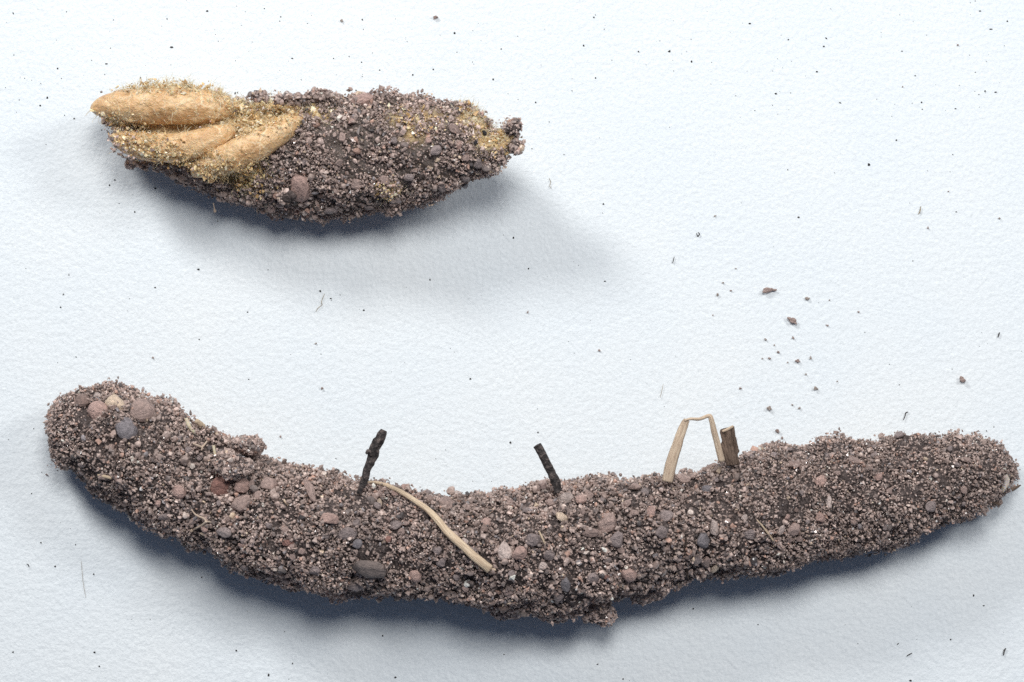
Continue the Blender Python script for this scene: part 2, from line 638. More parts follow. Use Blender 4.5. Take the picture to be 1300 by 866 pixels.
# ------------------------------------------------------------------ fibres and stems
def ribbon_mesh(name, pts, w, th, mat, sides=8, sub=6, rough=0.0, seed=0, flat_dir=None):
    """a stem along points: widths w and thicknesses th per point"""
    pts = np.array(pts, float)
    n = len(pts)
    u = np.linspace(0, n - 1, (n - 1) * sub + 1)
    A = np.vstack([2 * pts[0] - pts[1], pts, 2 * pts[-1] - pts[-2]])
    i = np.clip(u.astype(int), 0, n - 2)
    f = (u - i)[:, None]
    p0, p1, p2, p3 = A[i], A[i + 1], A[i + 2], A[i + 3]
    C = 0.5 * (2 * p1 + (p2 - p0) * f + (2 * p0 - 5 * p1 + 4 * p2 - p3) * f * f + (3 * p1 - p0 - 3 * p2 + p3) * f ** 3)
    W = np.interp(u, range(n), w) / 2
    H = np.interp(u, range(n), th) / 2
    T = np.gradient(C, axis=0)
    T /= np.linalg.norm(T, axis=1)[:, None]
    ref = -FWD if flat_dir is None else np.array(flat_dir, float)
    Bn = np.cross(T, ref)
    Bn /= np.linalg.norm(Bn, axis=1)[:, None] + 1e-9
    Nn = np.cross(Bn, T)
    a = np.arange(sides) / sides * 2 * math.pi
    V = C[:, None] + Bn[:, None] * (np.cos(a)[None, :, None] * W[:, None, None]) + Nn[:, None] * (np.sin(a)[None, :, None] * H[:, None, None])
    if rough:
        d = V - C[:, None]
        m0 = len(C)
        al = np.concatenate([[0], np.cumsum(np.linalg.norm(np.diff(C, axis=0), axis=1))])
        nc = np.stack([np.repeat(al[:, None] * 4.5, sides, 1), np.tile(np.cos(a)[None] * 1.1, (m0, 1)), np.tile(np.sin(a)[None] * 1.1, (m0, 1))], -1)
        V = C[:, None] + d * (1 + rough * fbm(nc, 1.3, 4, seed))[..., None]
    m = len(C)
    verts = np.concatenate([V.reshape(-1, 3), C[:1], C[-1:]])
    ii = np.arange(m - 1)[:, None]
    jj = np.arange(sides)[None]
    q0, q1 = ii * sides + jj, ii * sides + (jj + 1) % sides
    qu = np.stack([q0, q1, q1 + sides, q0 + sides], -1).reshape(-1, 4)
    k = np.arange(sides)
    tr = np.concatenate([qu[:, [0, 1, 2]], qu[:, [0, 2, 3]], np.stack([np.full(sides, m * sides), (k + 1) % sides, k], -1),
                         np.stack([np.full(sides, m * sides + 1), (m - 1) * sides + k, (m - 1) * sides + (k + 1) % sides], -1)])
    along = np.concatenate([[0], np.cumsum(np.linalg.norm(np.diff(C, axis=0), axis=1))])
    st = np.stack([np.repeat(along[:, None], sides, 1), np.tile(np.cos(a)[None] * 0.5, (m, 1)), np.tile(np.sin(a)[None] * 0.5, (m, 1)), np.ones((m, sides))], -1).reshape(-1, 4)
    st = np.concatenate([st, [[0, 0, 0, 1], [along[-1], 0, 0, 1]]])
    return mesh_np(name, verts, tr, mat, True, st)


def fibres_mesh(name, starts, dirs, length, rad, tones, mat, curl=0.5):
    n, seg, sides = len(starts), 6, 3
    p = starts.copy()
    d = dirs / np.linalg.norm(dirs, axis=1)[:, None]
    ring = []
    bend = rng.normal(size=(n, 3)) * curl
    for s in range(seg + 1):
        b = np.cross(d, rng.normal(size=3))
        b /= np.linalg.norm(b, axis=1)[:, None] + 1e-9
        c = np.cross(d, b)
        r = (rad * (1 - 0.6 * s / seg))[:, None]
        ring.append(np.stack([p + (b * math.cos(a) + c * math.sin(a)) * r for a in (0, 2.094, 4.189)], 1))
        p = p + d * (length / seg)[:, None]
        d = d + bend * 0.5 + rng.normal(size=(n, 3)) * curl * 0.35
        d /= np.linalg.norm(d, axis=1)[:, None]
    V = np.stack(ring, 1)
    f = []
    for s in range(seg):
        for k in range(sides):
            a, b = s * 3 + k, s * 3 + (k + 1) % 3
            f += [(a, b, b + 3), (a, b + 3, a + 3)]
    F = (np.array(f)[None] + (np.arange(n) * (seg + 1) * 3)[:, None, None]).reshape(-1, 3)
    return mesh_np(name, V.reshape(-1, 3), F, mat, False, np.repeat(tones, (seg + 1) * 3, axis=0))


# ================================================================== the long sand tube
TUBE = [((74, 532), (78, 568)), ((82, 515), (84, 593)), ((112, 496), (93, 608)), ((152, 488), (112, 618)), ((198, 506), (150, 642)), ((250, 535), (196, 672)),
        ((306, 563), (265, 704)), ((365, 587), (330, 733)), ((430, 600), (405, 750)), ((500, 612), (492, 758)), ((570, 624), (570, 765)), ((640, 620), (645, 775)),
        ((700, 613), (712, 780)), ((752, 607), (766, 764)), ((806, 603), (816, 756)), ((858, 598), (870, 741)), ((905, 587), (918, 736)), ((952, 568), (970, 732)), ((1010, 561), (1035, 717)),
        ((1080, 554), (1105, 703)), ((1150, 551), (1179, 681)), ((1208, 552), (1237, 657)), ((1248, 560), (1263, 642)), ((1271, 577), (1276, 627)), ((1281, 594), (1282, 612))]
LIFT = [0.10, -0.10, -0.2, -0.26, -0.3, -0.28, -0.2, -0.1, 0.0, 0.04, 0.04, -0.02, -0.06, -0.08, -0.06, -0.06, -0.14, -0.24, -0.34, -0.38, -0.34, -0.26, -0.18, -0.02, 0.10]
tv, tf = sweep(TUBE, LIFT, 640, 150, 0.075, 0.075, 2.4, 3)
tf = orient_out(tv, tf)
tube = thing('sand_tube', 'long curved tube of brown sand and soil with twigs and straw sticking out', 'sand case', tuple(at(650, 700, 0.0)))
child('core', mesh_np('core', tv, tf, M_CORE), tube)
tree_t = bvh(tv, tf)
kept = []

# lumps stuck on the outline: built first so that grains grow over them too
extra = []


def lump(px, py, z, a, b, c, ang=0.0, seed=0):
    r = np.random.default_rng(seed)
    v, f = cluster_stone(ICO3, 22, r, 0.6, (0.35, 0.6))
    ca, sa = math.cos(ang), math.sin(ang)
    v = v * np.array([a, b, c]) / 100.0
    v = np.stack([v[:, 0] * ca - v[:, 1] * sa, v[:, 0] * sa + v[:, 1] * ca, v[:, 2]], -1) + at(px, py, z)
    v[:, 2] = np.maximum(v[:, 2], 0.01)
    o = child('soil_lump', mesh_np('soil_lump', v, f, M_CORE), tube)
    extra.append((v, f))
    return o


lump(760, 776, 0.55, 21, 19, 18, 0.6, 1)
lump(706, 776, 0.45, 24, 13, 16, 0.2, 2)
lump(640, 770, 0.40, 30, 13, 16, 0.0, 3)
lump(313, 565, 0.95, 26, 8, 12, -0.08, 4)
lump(296, 590, 1.35, 26, 14, 12, -0.1, 5)
lump(820, 754, 0.5, 26, 9, 14, 0.3, 6)
lump(1086, 692, 0.5, 16, 8, 9, 0.3, 7)

# (x, y, width, height, tone, angle, kind)
PEB = [(159, 547, 29, 31, 'blue', 0.4, 'r'), (178, 523, 34, 29, 'tan', 0.2, 'r'), (127, 522, 27, 25, 'pink', 0, 'r'), (106, 513, 20, 22, 'brown', 0.3, 'r'), (124, 508, 13, 16, 'pale', 0.6, 's'),
       (281, 616, 28, 26, 'red', 0.2, 's'), (305, 620, 22, 22, 'pink', 0.4, 's'), (309, 643, 33, 26, 'tan', 0.3, 's'), (229, 624, 19, 18, 'pink', 0, 'r'), (152, 607, 10, 10, 'pink', 0, 'r'),
       (288, 676, 23, 15, 'grey', -0.2, 's'), (340, 617, 26, 20, 'tan', 0, 's'), (209, 653, 16, 10, 'grey', 0, 's'), (135, 605, 22, 8, 'tan', -0.1, 's'), (425, 594, 19, 16, 'tan', 0, 'r'), (434, 603, 12, 11, 'pale', 0, 's'),
       (471, 718, 47, 28, 'dark', -0.35, 'r'), (441, 677, 30, 20, 'grey', 0, 's'), (528, 729, 16, 17, 'pink', 0, 'r'), (563, 642, 23, 25, 'tan', 0, 's'), (580, 633, 14, 20, 'pale', 0.2, 's'),
       (641, 701, 20, 27, 'pale', 0.0, 't'), (659, 701, 20, 20, 'pink', 0.2, 's'), (395, 624, 13, 38, 'tan', 0.5, 's'), (365, 687, 16, 10, 'red', 0, 's'), (363, 732, 13, 12, 'tan', 0, 'r'), (386, 741, 18, 12, 'grey', 0, 'r'), (451, 741, 20, 14, 'grey', 0, 'r'),
       (452, 691, 14, 14, 'blue', 0, 's'), (494, 686, 10, 10, 'red', 0, 's'), (481, 642, 7, 14, 'cream', 0.1, 'r'), (417, 660, 26, 16, 'pink', 0, 's'), (400, 721, 16, 15, 'grey', 0, 's'), (505, 668, 18, 14, 'grey', 0, 's'),
       (720, 636, 23, 17, 'pale', 0, 'r'), (737, 638, 15, 14, 'pink', 0, 'r'), (710, 660, 21, 13, 'cream', 0.2, 's'), (773, 665, 29, 27, 'tan', 0.5, 's'), (783, 684, 22, 21, 'grey', 0, 's'), (747, 677, 25, 13, 'tan', 0, 's'),
       (825, 650, 17, 14, 'pink', 0, 's'), (848, 656, 21, 18, 'grey', 0, 's'), (835, 677, 19, 19, 'grey', 0, 's'), (805, 655, 16, 10, 'tan', 0, 's'), (799, 726, 20, 21, 'pink', 0.3, 'r'), (889, 685, 23, 23, 'blue', 0, 's'), (884, 706, 16, 17, 'grey', 0, 's'), (897, 709, 14, 18, 'tan', 0, 's'),
       (721, 739, 16, 21, 'blue', 0, 's'), (753, 731, 19, 15, 'grey', 0, 's'), (708, 754, 15, 14, 'grey', 0, 's'), (792, 755, 11, 10, 'pink', 0, 'r'), (676, 684, 23, 18, 'grey', 0, 's'), (617, 667, 15, 14, 'pink', 0, 's'), (615, 652, 13, 9, 'tan', 0, 's'),
       (698, 702, 15, 15, 'grey', 0, 's'), (690, 718, 11, 10, 'pale', 0, 's'), (817, 629, 14, 13, 'grey', 0, 's'), (748, 630, 13, 12, 'tan', 0, 's'), (768, 731, 8, 6, 'red', 0, 's'), (908, 670, 12, 23, 'pale', 0.1, 's'), (908, 718, 9, 17, 'cream', -0.5, 'r'),
       (1044, 612, 15, 16, 'pink', 0, 's'), (1052, 638, 9, 16, 'pale', 0.1, 's'), (1041, 657, 13, 13, 'pink', 0, 's'), (1006, 671, 17, 19, 'tan', 0, 's'), (992, 671, 8, 14, 'pale', -0.5, 's'), (947, 658, 10, 8, 'pale', 0, 's'), (900, 621, 16, 12, 'blue', 0, 's'),
       (1007, 592, 20, 11, 'tan', 0, 's'), (1144, 556, 14, 11, 'grey', 0, 's'), (866, 612, 24, 16, 'tan', 0, 's'), (905, 598, 22, 15, 'tan', 0, 's'), (953, 676, 22, 14, 'grey', 0, 's'), (1178, 642, 18, 16, 'grey', 0, 's'), (1085, 590, 20, 14, 'tan', 0, 's'), (1115, 605, 14, 11, 'pink', 0.4, 's'),
       (272, 694, 12, 16, 'grey', 0.3, 's'), (311, 716, 12, 11, 'grey', 0, 's'), (344, 722, 12, 11, 'pink', 0, 's'), (195, 672, 9, 11, 'tan', 0, 'r'), (345, 730, 14, 9, 'pale', 0, 's'), (650, 640, 14, 11, 'tan', 0, 's'), (600, 700, 13, 11, 'grey', 0, 's'), (560, 712, 15, 12, 'grey', 0, 's')]
LAB = {(159, 547): 'rounded blue grey pebble near the blunt end', (281, 616): 'reddish brown pebble', (471, 718): 'large flat dark grey pebble low on the side', (641, 701): 'pale pointed triangular pebble',
       (799, 726): 'smooth glossy pinkish cream pebble', (889, 685): 'blue grey angular pebble', (481, 642): 'small cream seed shaped grain'}
for (x, y, w, h, tone, ang, kind) in PEB:
    mesh = {'s': None, 'r': random.choice(ROUNDS), 't': TRI}[kind]
    set_stone(tube, tree_t, x, y, w, h, tone, ang, mesh, label=LAB.get((x, y)), keep=kept)
# the many middling grains between them, each its own part
n_extra = 0
while n_extra < 120:
    x = rng.choice([rng.uniform(90, 320), rng.uniform(320, 900), rng.uniform(320, 900), rng.uniform(850, 1250)])
    y = rng.uniform(490, 790)
    g = hit(tree_t, x, y)
    if g is None or (x < 230 and y < 590 and rng.random() < 0.7):
        continue
    if any(np.linalg.norm(g[0] - k[0]) < k[2].max() * 1.1 for k in kept):
        continue
    w = rng.uniform(7.5, 12.5) * (1.0 if 300 < x < 920 else 0.85)
    set_stone(tube, tree_t, x, y, w * rng.uniform(0.9, 1.35), w * rng.uniform(0.75, 1.1), rng.choice(['grey', 'tan', 'tan', 'pink', 'grey', 'brown', 'dark', 'pale', 'blue'], p=[.2, .2, .18, .12, .13, .1, .03, .03, .01]), rng.uniform(0, 3), keep=kept)
    n_extra += 1


def crust(verts, faces, n, rmean, seed, mask=None, warm=0.0, heap=0.05, long=False):
    p, nr = sample(verts, faces, n)
    keepm = rng.random(n) < np.where(nr[:, 2] < -0.4, 0.15, 1.0)
    if mask is not None:
        keepm &= mask(p, nr)
    p, nr = p[keepm], nr[keepm]
    n = len(p)
    rad = np.clip(rmean * np.exp(rng.normal(0, 0.38, n)), rmean * 0.45, rmean * 2.3)
    fine = np.clip(np.maximum((-4.2 - p[:, 0]) / 1.2, (p[:, 0] - 2.6) / 1.2), 0, 1) if long else 0.0
    rad = rad * (1 - 0.24 * fine)
    clump = fbm(p, 5.5, 3, seed)
    hgt = rng.random(n) ** 0.85 * heap * (0.75 + 1.1 * np.clip(clump, -0.5, 1.0))
    pos = p + nr * (hgt - heap * 0.12 + rad * 0.1)[:, None]
    pos += rng.normal(size=(n, 3)) * 0.006
    # thin out in the hollows
    ok = rng.random(n) < np.clip(0.80 + clump * 1.5 + 0.3 * fine, 0.22, 1.0)
    pos[:, 2] = np.maximum(pos[:, 2], rad * 0.8)
    return pos[ok], rad[ok]


pa, ra = crust(tv, tf, 158000, 0.0133, 21, heap=0.08, long=True)
pb, rb = crust(tv, tf, 10000, 0.0225, 22, heap=0.08, long=True)
parts = [(pa, ra), (pb, rb)]
for v, f in extra:
    parts.append(crust(v, orient_out(v, f), 2400, 0.0155, 23, heap=0.03))
pos = np.concatenate([q[0] for q in parts])
rad = np.concatenate([q[1] for q in parts])
ok = clear_of(pos, kept)
pos, rad = pos[ok], rad[ok]
g = child('sand_grains', grain_mesh('sand_grains', pos, rad, sand_colours(len(pos), pos), M_GRAIN), tube)
g['kind'] = 'stuff'


def on_tube(px, py, up=0.07, z=None, tree=None):
    h = hit(tree or tree_t, px, py)
    if h is None:
        return at(px, py, 1.0 if z is None else z)
    return h[0] + h[1] * up


# charred twigs
pts = [at(456, 626, 1.42), at(461, 613, 1.50), at(467, 595, 1.56), at(476, 571, 1.62), at(484, 553, 1.66), at(487, 546, 1.67)]
o = child('twig', ribbon_mesh('twig', pts, [.06, .075, .09, .125, .115, .075], [.05, .06, .07, .10, .10, .07], M_TWIG, 18, 16, 0.45, 2), tube)
o['label'] = 'dark charred twig bent upwards, beside the pale straw'
pts = [at(472, 578, 1.63), at(468, 573, 1.68), at(465, 576, 1.70)]
child('twig_stub', ribbon_mesh('twig_stub', pts, [.06, .06, .03], [.06, .06, .03], M_TWIG, 8, 5, 0.2, 5), tube)
pts = [at(709, 624, 1.42), at(703, 606, 1.50), at(695, 589, 1.56), at(686, 572, 1.62), at(682, 565, 1.64)]
o = child('twig', ribbon_mesh('twig', pts, [.095, .095, .085, .095, .085], [.085, .085, .08, .085, .08], M_TWIG, 18, 16, 0.38, 9), tube)
o['label'] = 'short straight dark twig with a blunt tip'
# long straw lying over the side
P = [(466, 613), (480, 620), (495, 626), (523, 643), (543, 654), (557, 667), (569, 677), (594, 694), (612, 712), (629, 724)]
pts = np.array([on_tube(x, y, 0.12) for x, y in P])
pts[1:-1] = (pts[:-2] + pts[1:-1] + pts[2:]) / 3
pts[:, 2] += np.array([0, .01, .02, .03, .04, .05, .05, .05, .06, .08])
straw = child('straw', ribbon_mesh('straw', pts, [.035, .042, .055, .065, .075, .09, .098, .104, .11, .112], [.03, .03, .04, .045, .05, .055, .055, .06, .06, .05], M_STRAW, 10, 8, 0.10, 4), tube)
straw['label'] = 'long pale straw lying across the side'
pts = [on_tube(619, 714, 0.13), on_tube(625, 717, 0.14), on_tube(630, 719, 0.15)]
child('splinter', ribbon_mesh('splinter', pts, [.03, .025, .01], [.025, .025, .01], M_STRAW, 6, 5, 0.1, 4), tube)
# folded straw loop
pts = [at(847, 612, 1.30), at(852, 590, 1.38), at(860, 563, 1.46), at(868, 540, 1.52), at(872, 533, 1.54)]
loop = child('straw_loop', ribbon_mesh('straw_loop', pts, [.13, .135, .12, .105, .075], [.03, .03, .03, .03, .03], M_PALE_STRAW, 10, 8, 0.14, 6), tube)
loop['label'] = 'pale straw folded into a standing loop'
pts = [at(869, 534, 1.54), at(877, 532, 1.55), at(888, 532, 1.55), at(900, 528, 1.55), at(903, 533, 1.54), at(907, 549, 1.48), at(911, 564, 1.42), at(916, 586, 1.34)]
child('straw_loop_arm', ribbon_mesh('straw_loop_arm', pts, [.03, .035, .04, .05, .065, .075, .08, .08], [.04, .05, .05, .05, .05, .05, .05, .05], M_PALE_STRAW, 10, 8, 0.12, 8), tube)
pts = [at(930, 590, 1.15), at(927, 576, 1.2), at(924, 558, 1.24), at(922, 544, 1.28)]
o = child('stem_stub', ribbon_mesh('stem_stub', pts, [.17, .18, .175, .16], [.10, .11, .11, .10], M_BROWN_STRAW, 12, 8, 0.5, 11), tube)
o['label'] = 'broken brown stem stub behind the straw loop'
pts = [at(937, 590, 1.17), at(934, 572, 1.24), at(932, 552, 1.32), at(931, 541, 1.34)]
child('straw_strip', ribbon_mesh('straw_strip', pts, [.035, .035, .03, .02], [.03, .03, .03, .02], M_BROWN_STRAW, 8, 6, 0.2, 12), tube)
pts = [at(917, 548, 1.32), at(924, 545, 1.33), at(931, 541, 1.34)]
child('straw_strip', ribbon_mesh('straw_strip', pts, [.03, .035, .03], [.03, .03, .03], M_PALE_STRAW, 8, 6, 0.2, 13), tube)


def stems(name, mat, P, w, up=0.12, seed=0, th=None, label=None):
    hits = [on_tube(x, y, up) for x, y in P]
    zl = np.linspace(hits[0][2], hits[-1][2], len(P))
    zl += 0.5 * max(0.0, max(h[2] - z for h, z in zip(hits, zl)))
    pts = [at(x, y, z) for (x, y), z in zip(P, zl)]
    w = [q * 0.72 for q in w]
    ws = np.interp(np.linspace(0, 1, len(P)), np.linspace(0, 1, len(w)), w)
    o = child(name, ribbon_mesh(name, pts, ws, ws * 0.7 if th is None else ws * th, mat, 8, 6, 0.15, seed), tube)
    if label:
        o['label'] = label
    return o


rt = stems('rootlet', M_ROOT, [(243, 647), (249, 654), (258, 658), (262, 662)], [.02, .035, .04], 0.14, 1, label='forked tan rootlet')
stems('rootlet', M_ROOT, [(262, 662), (256, 667), (248, 671), (241, 675)], [.04, .035, .025], 0.14, 2)
stems('rootlet', M_ROOT, [(262, 662), (268, 663)], [.03, .015], 0.14, 3)
stems('rootlet', M_ROOT, [(245, 563), (252, 566), (257, 567), (263, 560)], [.03, .04, .03], 0.14, 4)
stems('rootlet', M_ROOT, [(257, 567), (256, 572)], [.03, .02], 0.14, 5)
stems('rootlet', M_FLAKE, [(271, 566), (273, 578), (275, 590), (274, 602)], [.05, .045, .03, .02], 0.15, 6)
stems('splinter', M_FLAKE, [(236, 531), (240, 541), (246, 548), (252, 553)], [.06, .075, .06, .04], 0.12, 7, label='cream splinter near the blunt end')
stems('splinter', M_STRAW, [(249, 534), (256, 541), (259, 548)], [.08, .12, .06], 0.11, 8)
stems('splinter', M_BROWN_STRAW, [(871, 683), (870, 698), (871, 715), (874, 736)], [.02, .06, .05, .015], 0.12, 9, label='dark brown splinter hanging down the side')
stems('splinter', M_STRAW, [(961, 660), (968, 668), (976, 678), (982, 687)], [.02, .03, .035, .03], 0.14, 10)
stems('splinter', M_STRAW, [(684, 674), (688, 682), (692, 691)], [.03, .04, .02], 0.13, 11)
stems('splinter', M_ROOT, [(462, 735), (466, 741), (469, 748)], [.05, .04, .02], 0.13, 17)
stems('splinter', M_STRAW, [(124, 603), (133, 605), (141, 607)], [.03, .06, .05], 0.12, 18)
# flakes
fl = set_stone(tube, tree_t, 146, 514, 30, 19, 'cream', -0.75, STONES[2], 0.0, 0.5, 'flake', 'cream coloured angular flake near the blunt end')
v, f = facet_stone(ICO2, 9, rng, 0.1)
v = v * np.array([0.05, 0.12, 0.04])
o = child('flake', mesh_np('flake', v @ np.array(Matrix.Rotation(-0.25, 3, 'Z')).T + at(1276, 614, 0.62), f, M_CLEAR), tube)
o['label'] = 'pale translucent flake at the narrow end'
pts = [at(1284, 622, 0.72), at(1290, 619, 0.74), at(1296, 616, 0.76)]
child('splinter', ribbon_mesh('splinter', pts, [.05, .04, .015], [.04, .03, .015], M_BROWN_STRAW, 6, 5, 0.2, 3), tube)
pts = [at(1255, 634, 0.5), at(1263, 638, 0.48), at(1270, 641, 0.46)]
child('splinter', ribbon_mesh('splinter', pts, [.06, .05, .02], [.05, .04, .02], M_BROWN_STRAW, 6, 5, 0.2, 3), tube)
r5 = np.random.default_rng(5)
v, f = cluster_stone(ICO2, 10, r5)
o = child('soil_lump', mesh_np('soil_lump', v * 0.075 + at(689, 614, 1.3), f, M_CRUMB), tube)

# ================================================================== the torn cocoon
COC = [((119, 131), (121, 142)), ((136, 117), (130, 162)), ((190, 110), (166, 198)), ((250, 110), (226, 226)), ((308, 116), (290, 256)), ((360, 120), (347, 274)),
       ((420, 116), (411, 281)), ((480, 114), (476, 273)), ((540, 118), (541, 257)), ((585, 132), (592, 240)), ((606, 156), (622, 226)), ((622, 160), (634, 212)), ((642, 156), (648, 198)), ((654, 156), (656, 190))]
CL = [0.56, 0.38, 0.16, -0.04, -0.18, -0.24, -0.22, -0.06, 0.16, 0.46, 0.78, 0.93, 1.06, 1.08]
cv, cf = sweep(COC, CL, 380, 150, 0.085, 0.04, 3.2, 9)
cf = orient_out(cv, cf)
coc = thing('torn_cocoon', 'short spindle shaped cocoon crusted with sand, torn open on the left over golden tan capsules', 'cocoon', tuple(at(400, 260, 0.0)))

# the opening: everything on the seen side left of the ragged tear and above the lower lip
TEAR = np.array([(112, 395), (150, 372), (160, 352), (180, 345), (215, 332), (240, 318), (262, 300), (300, 300)], float)
LIP = np.array([(100, 158), (135, 170), (160, 188), (185, 196), (220, 206), (260, 221), (300, 238), (345, 246), (400, 252)], float)


def open_mask(p, nr, jag=7.0):
    q = project(p)
    tear_x = np.interp(q[:, 1], TEAR[:, 0], TEAR[:, 1]) + jag * 2 * fbm(p, 5, 3, 40)
    lip_y = np.interp(q[:, 0], LIP[:, 0], LIP[:, 1]) + jag * fbm(p, 5, 3, 41)
    facing = (nr @ -FWD) > -0.25
    return (q[:, 0] < tear_x) & (q[:, 1] < lip_y) & facing


vn = np.zeros_like(cv)
fn = np.cross(cv[cf[:, 1]] - cv[cf[:, 0]], cv[cf[:, 2]] - cv[cf[:, 0]])
for k in range(3):
    np.add.at(vn, cf[:, k], fn)
vn /= np.linalg.norm(vn, axis=1)[:, None] + 1e-12
inside = open_mask(cv, vn, 0.0)
cv2 = cv + vn * np.where(inside, -0.05 + 0.05 * fbm(cv, 6, 3, 50), 0.0)[:, None]
tree_c = bvh(cv2, cf)


def capsule(path, radii, seed, label):
    """a fat rounded body along measured points (pixel x, pixel y, height)"""
    pts = [at(x, y, z) for x, y, z in path]
    me = ribbon_mesh('capsule', pts, [2 * r for r in radii], [2 * r for r in radii], M_CAPSULE, 32, 12, 0.07, seed)
    o = child('capsule', me, coc)
    o['label'] = label
    return o


capsule([(116, 138, 0.98), (122, 137, 1.0), (138, 135, 1.02), (165, 134, 1.05), (205, 134, 1.08), (245, 135, 1.08), (274, 136, 1.07), (290, 138, 1.05), (297, 139, 1.03)],
        [.03, .09, .165, .215, .235, .23, .195, .12, .03], 1, 'long smooth tan capsule along the top, pointed at its left tip')
capsule([(144, 176, 0.86), (154, 178, 0.91), (180, 185, 0.97), (215, 188, 1.04), (250, 183, 1.16), (276, 173, 1.2), (293, 166, 1.2), (299, 163, 1.2)],
        [.06, .12, .17, .185, .175, .15, .095, .02], 2, 'middle tan capsule half covered by golden silk')
capsule([(247, 220, 0.92), (256, 214, 1.02), (280, 205, 1.15), (312, 191, 1.30), (342, 175, 1.33), (366, 160, 1.30), (384, 152, 1.2)],
        [.06, .13, .18, .20, .185, .14, .08], 3, 'lower tan capsule slanting up under the sand crust')

# pebbles and crust
ckept = []
set_stone(coc, tree_c, 384, 236, 31, 43, 'pink', -0.25, ROUNDS[1], 0.0, 0.7, label='large oval pinkish grey pebble near the tear', keep=ckept)
set_stone(coc, tree_c, 462, 131, 31, 19, 'pink', -0.1, ROUNDS[2], 0.0, 0.8, label='pale pink pebble on the upper side', keep=ckept)
for (x, y, w, h, tone) in [(611, 171, 9, 8, 'black'), (604, 184, 6, 6, 'black'), (592, 200, 13, 12, 'tan'), (582, 183, 12, 8, 'pink'), (627, 216, 15, 15, 'pink'), (545, 180, 10, 8, 'pink'), (453, 233, 20, 14, 'tan'), (487, 229, 18, 12, 'tan'), (420, 262, 20, 14, 'grey'),
                           (436, 175, 14, 10, 'tan'), (553, 192, 16, 14, 'grey'), (575, 166, 18, 14, 'tan'), (520, 222, 14, 12, 'grey'), (560, 235, 15, 12, 'grey'), (500, 250, 16, 12, 'grey'), (405, 130, 14, 11, 'tan'), (345, 262, 12, 12, 'tan'),
                           (590, 222, 14, 11, 'grey'), (470, 258, 15, 12, 'grey'), (430, 205, 12, 10, 'tan'), (500, 180, 10, 9, 'grey'), (520, 150, 13, 9, 'tan'), (448, 156, 12, 8, 'pink'), (386, 206, 10, 9, 'grey'), (543, 135, 13, 8, 'tan'), (605, 205, 14, 14, 'grey'), (410, 245, 12, 10, 'brown')]:
    set_stone(coc, tree_c, x, y, w, h, tone, rng.uniform(0, 3), keep=ckept, sink=0.3)


def bare_field(p, nr):
    q = project(p)
    bare = 0.0
    # thin golden patches where the silk shows between the grains
    for cx, cy, rx, ry, s in ((527, 150, 34, 14, 0.5), (528, 172, 14, 12, 0.65), (626, 172, 26, 20, 0.95), (600, 150, 18, 9, 0.9), (495, 238, 12, 9, 0.8), (390, 143, 30, 10, 0.8)):
        bare = np.maximum(bare, s * np.exp(-(((q[:, 0] - cx) / rx) ** 2 + ((q[:, 1] - cy) / ry) ** 2) ** 1.6))
    bare = np.where(nr @ -FWD > -0.1, bare, 0)
    bare = np.clip(bare * (1.0 + 0.9 * fbm(p, 7, 2, 70)), 0, 0.97)
    end = np.exp(-(((q[:, 0] - 658) / 9) ** 2 + ((q[:, 1] - 172) / 26) ** 2) ** 2)
    return bare * (1 - end)


def crust_mask(p, nr):
    q = project(p)
    tip = (q[:, 0] < 134) & (q[:, 1] < 152)
    return ~open_mask(p, nr) & ~tip & (rng.random(len(p)) > bare_field(p, nr))


soil = np.where(inside, 0.0, 1.0) * np.clip(1 - 1.3 * bare_field(cv, vn), 0, 1)
child('lining', mesh_np('lining', cv2, cf, M_LINING, True, np.stack([soil, soil, soil, np.ones_like(soil)], 1)), coc)


pa, ra = crust(cv, cf, 90000, 0.0105, 61, crust_mask, heap=0.085)
pb, rb = crust(cv, cf, 5200, 0.0205, 62, crust_mask, heap=0.08)
# ragged tag at the right tip and lumps along the tear
parts = [(pa, ra), (pb, rb)]


def dust_ball(px, py, z, a, b, n, r=0.018):
    v, f = cluster_stone(ICO2, 12, rng)
    v = v * np.array([a, b, (a + b) / 2]) / 100.0 + at(px, py, z)
    o = child('soil_lump', mesh_np('soil_lump', v, f, M_CORE), coc)
    parts.append(crust(v, orient_out(v, f), n, r, 63, heap=0.03))


dust_ball(655, 160, 1.45, 9, 9, 260)
dust_ball(656, 187, 1.35, 9, 8, 260)
dust_ball(648, 165, 1.4, 8, 8, 180)
dust_ball(357, 126, 1.25, 13, 6, 380)
dust_ball(376, 126, 1.2, 13, 5, 380)
dust_ball(400, 121, 1.2, 16, 5, 380)
dust_ball(368, 250, 1.1, 14, 10, 380)
dust_ball(328, 122, 1.2, 9, 4, 160)
dust_ball(168, 208, 0.72, 8, 5, 150)
dust_ball(182, 212, 0.72, 6, 5, 120)
dust_ball(205, 212, 0.66, 12, 6, 220)
dust_ball(232, 222, 0.66, 14, 7, 260)
dust_ball(262, 234, 0.66, 14, 7, 260)
dust_ball(292, 247, 0.62, 15, 7, 300)
pos = np.concatenate([q[0] for q in parts])
rad = np.concatenate([q[1] for q in parts])
# the union of what is seen in the opening
allv, allf, off = [], [], 0
for o in [c for c in coc.children if c.name.startswith(('capsule', 'lining'))]:
    me = o.data
    co = np.empty(len(me.vertices) * 3, np.float32)
    me.vertices.foreach_get('co', co)
    fi = np.empty(len(me.loops), np.int32)
    me.loops.foreach_get('vertex_index', fi)
    vv, ff = co.reshape(-1, 3).astype(float), fi.reshape(-1, 3)
    allv.append(vv)
    allf.append(orient_out(vv, ff) + off)
    off += len(vv)
allv, allf = np.concatenate(allv), np.concatenate(allf)
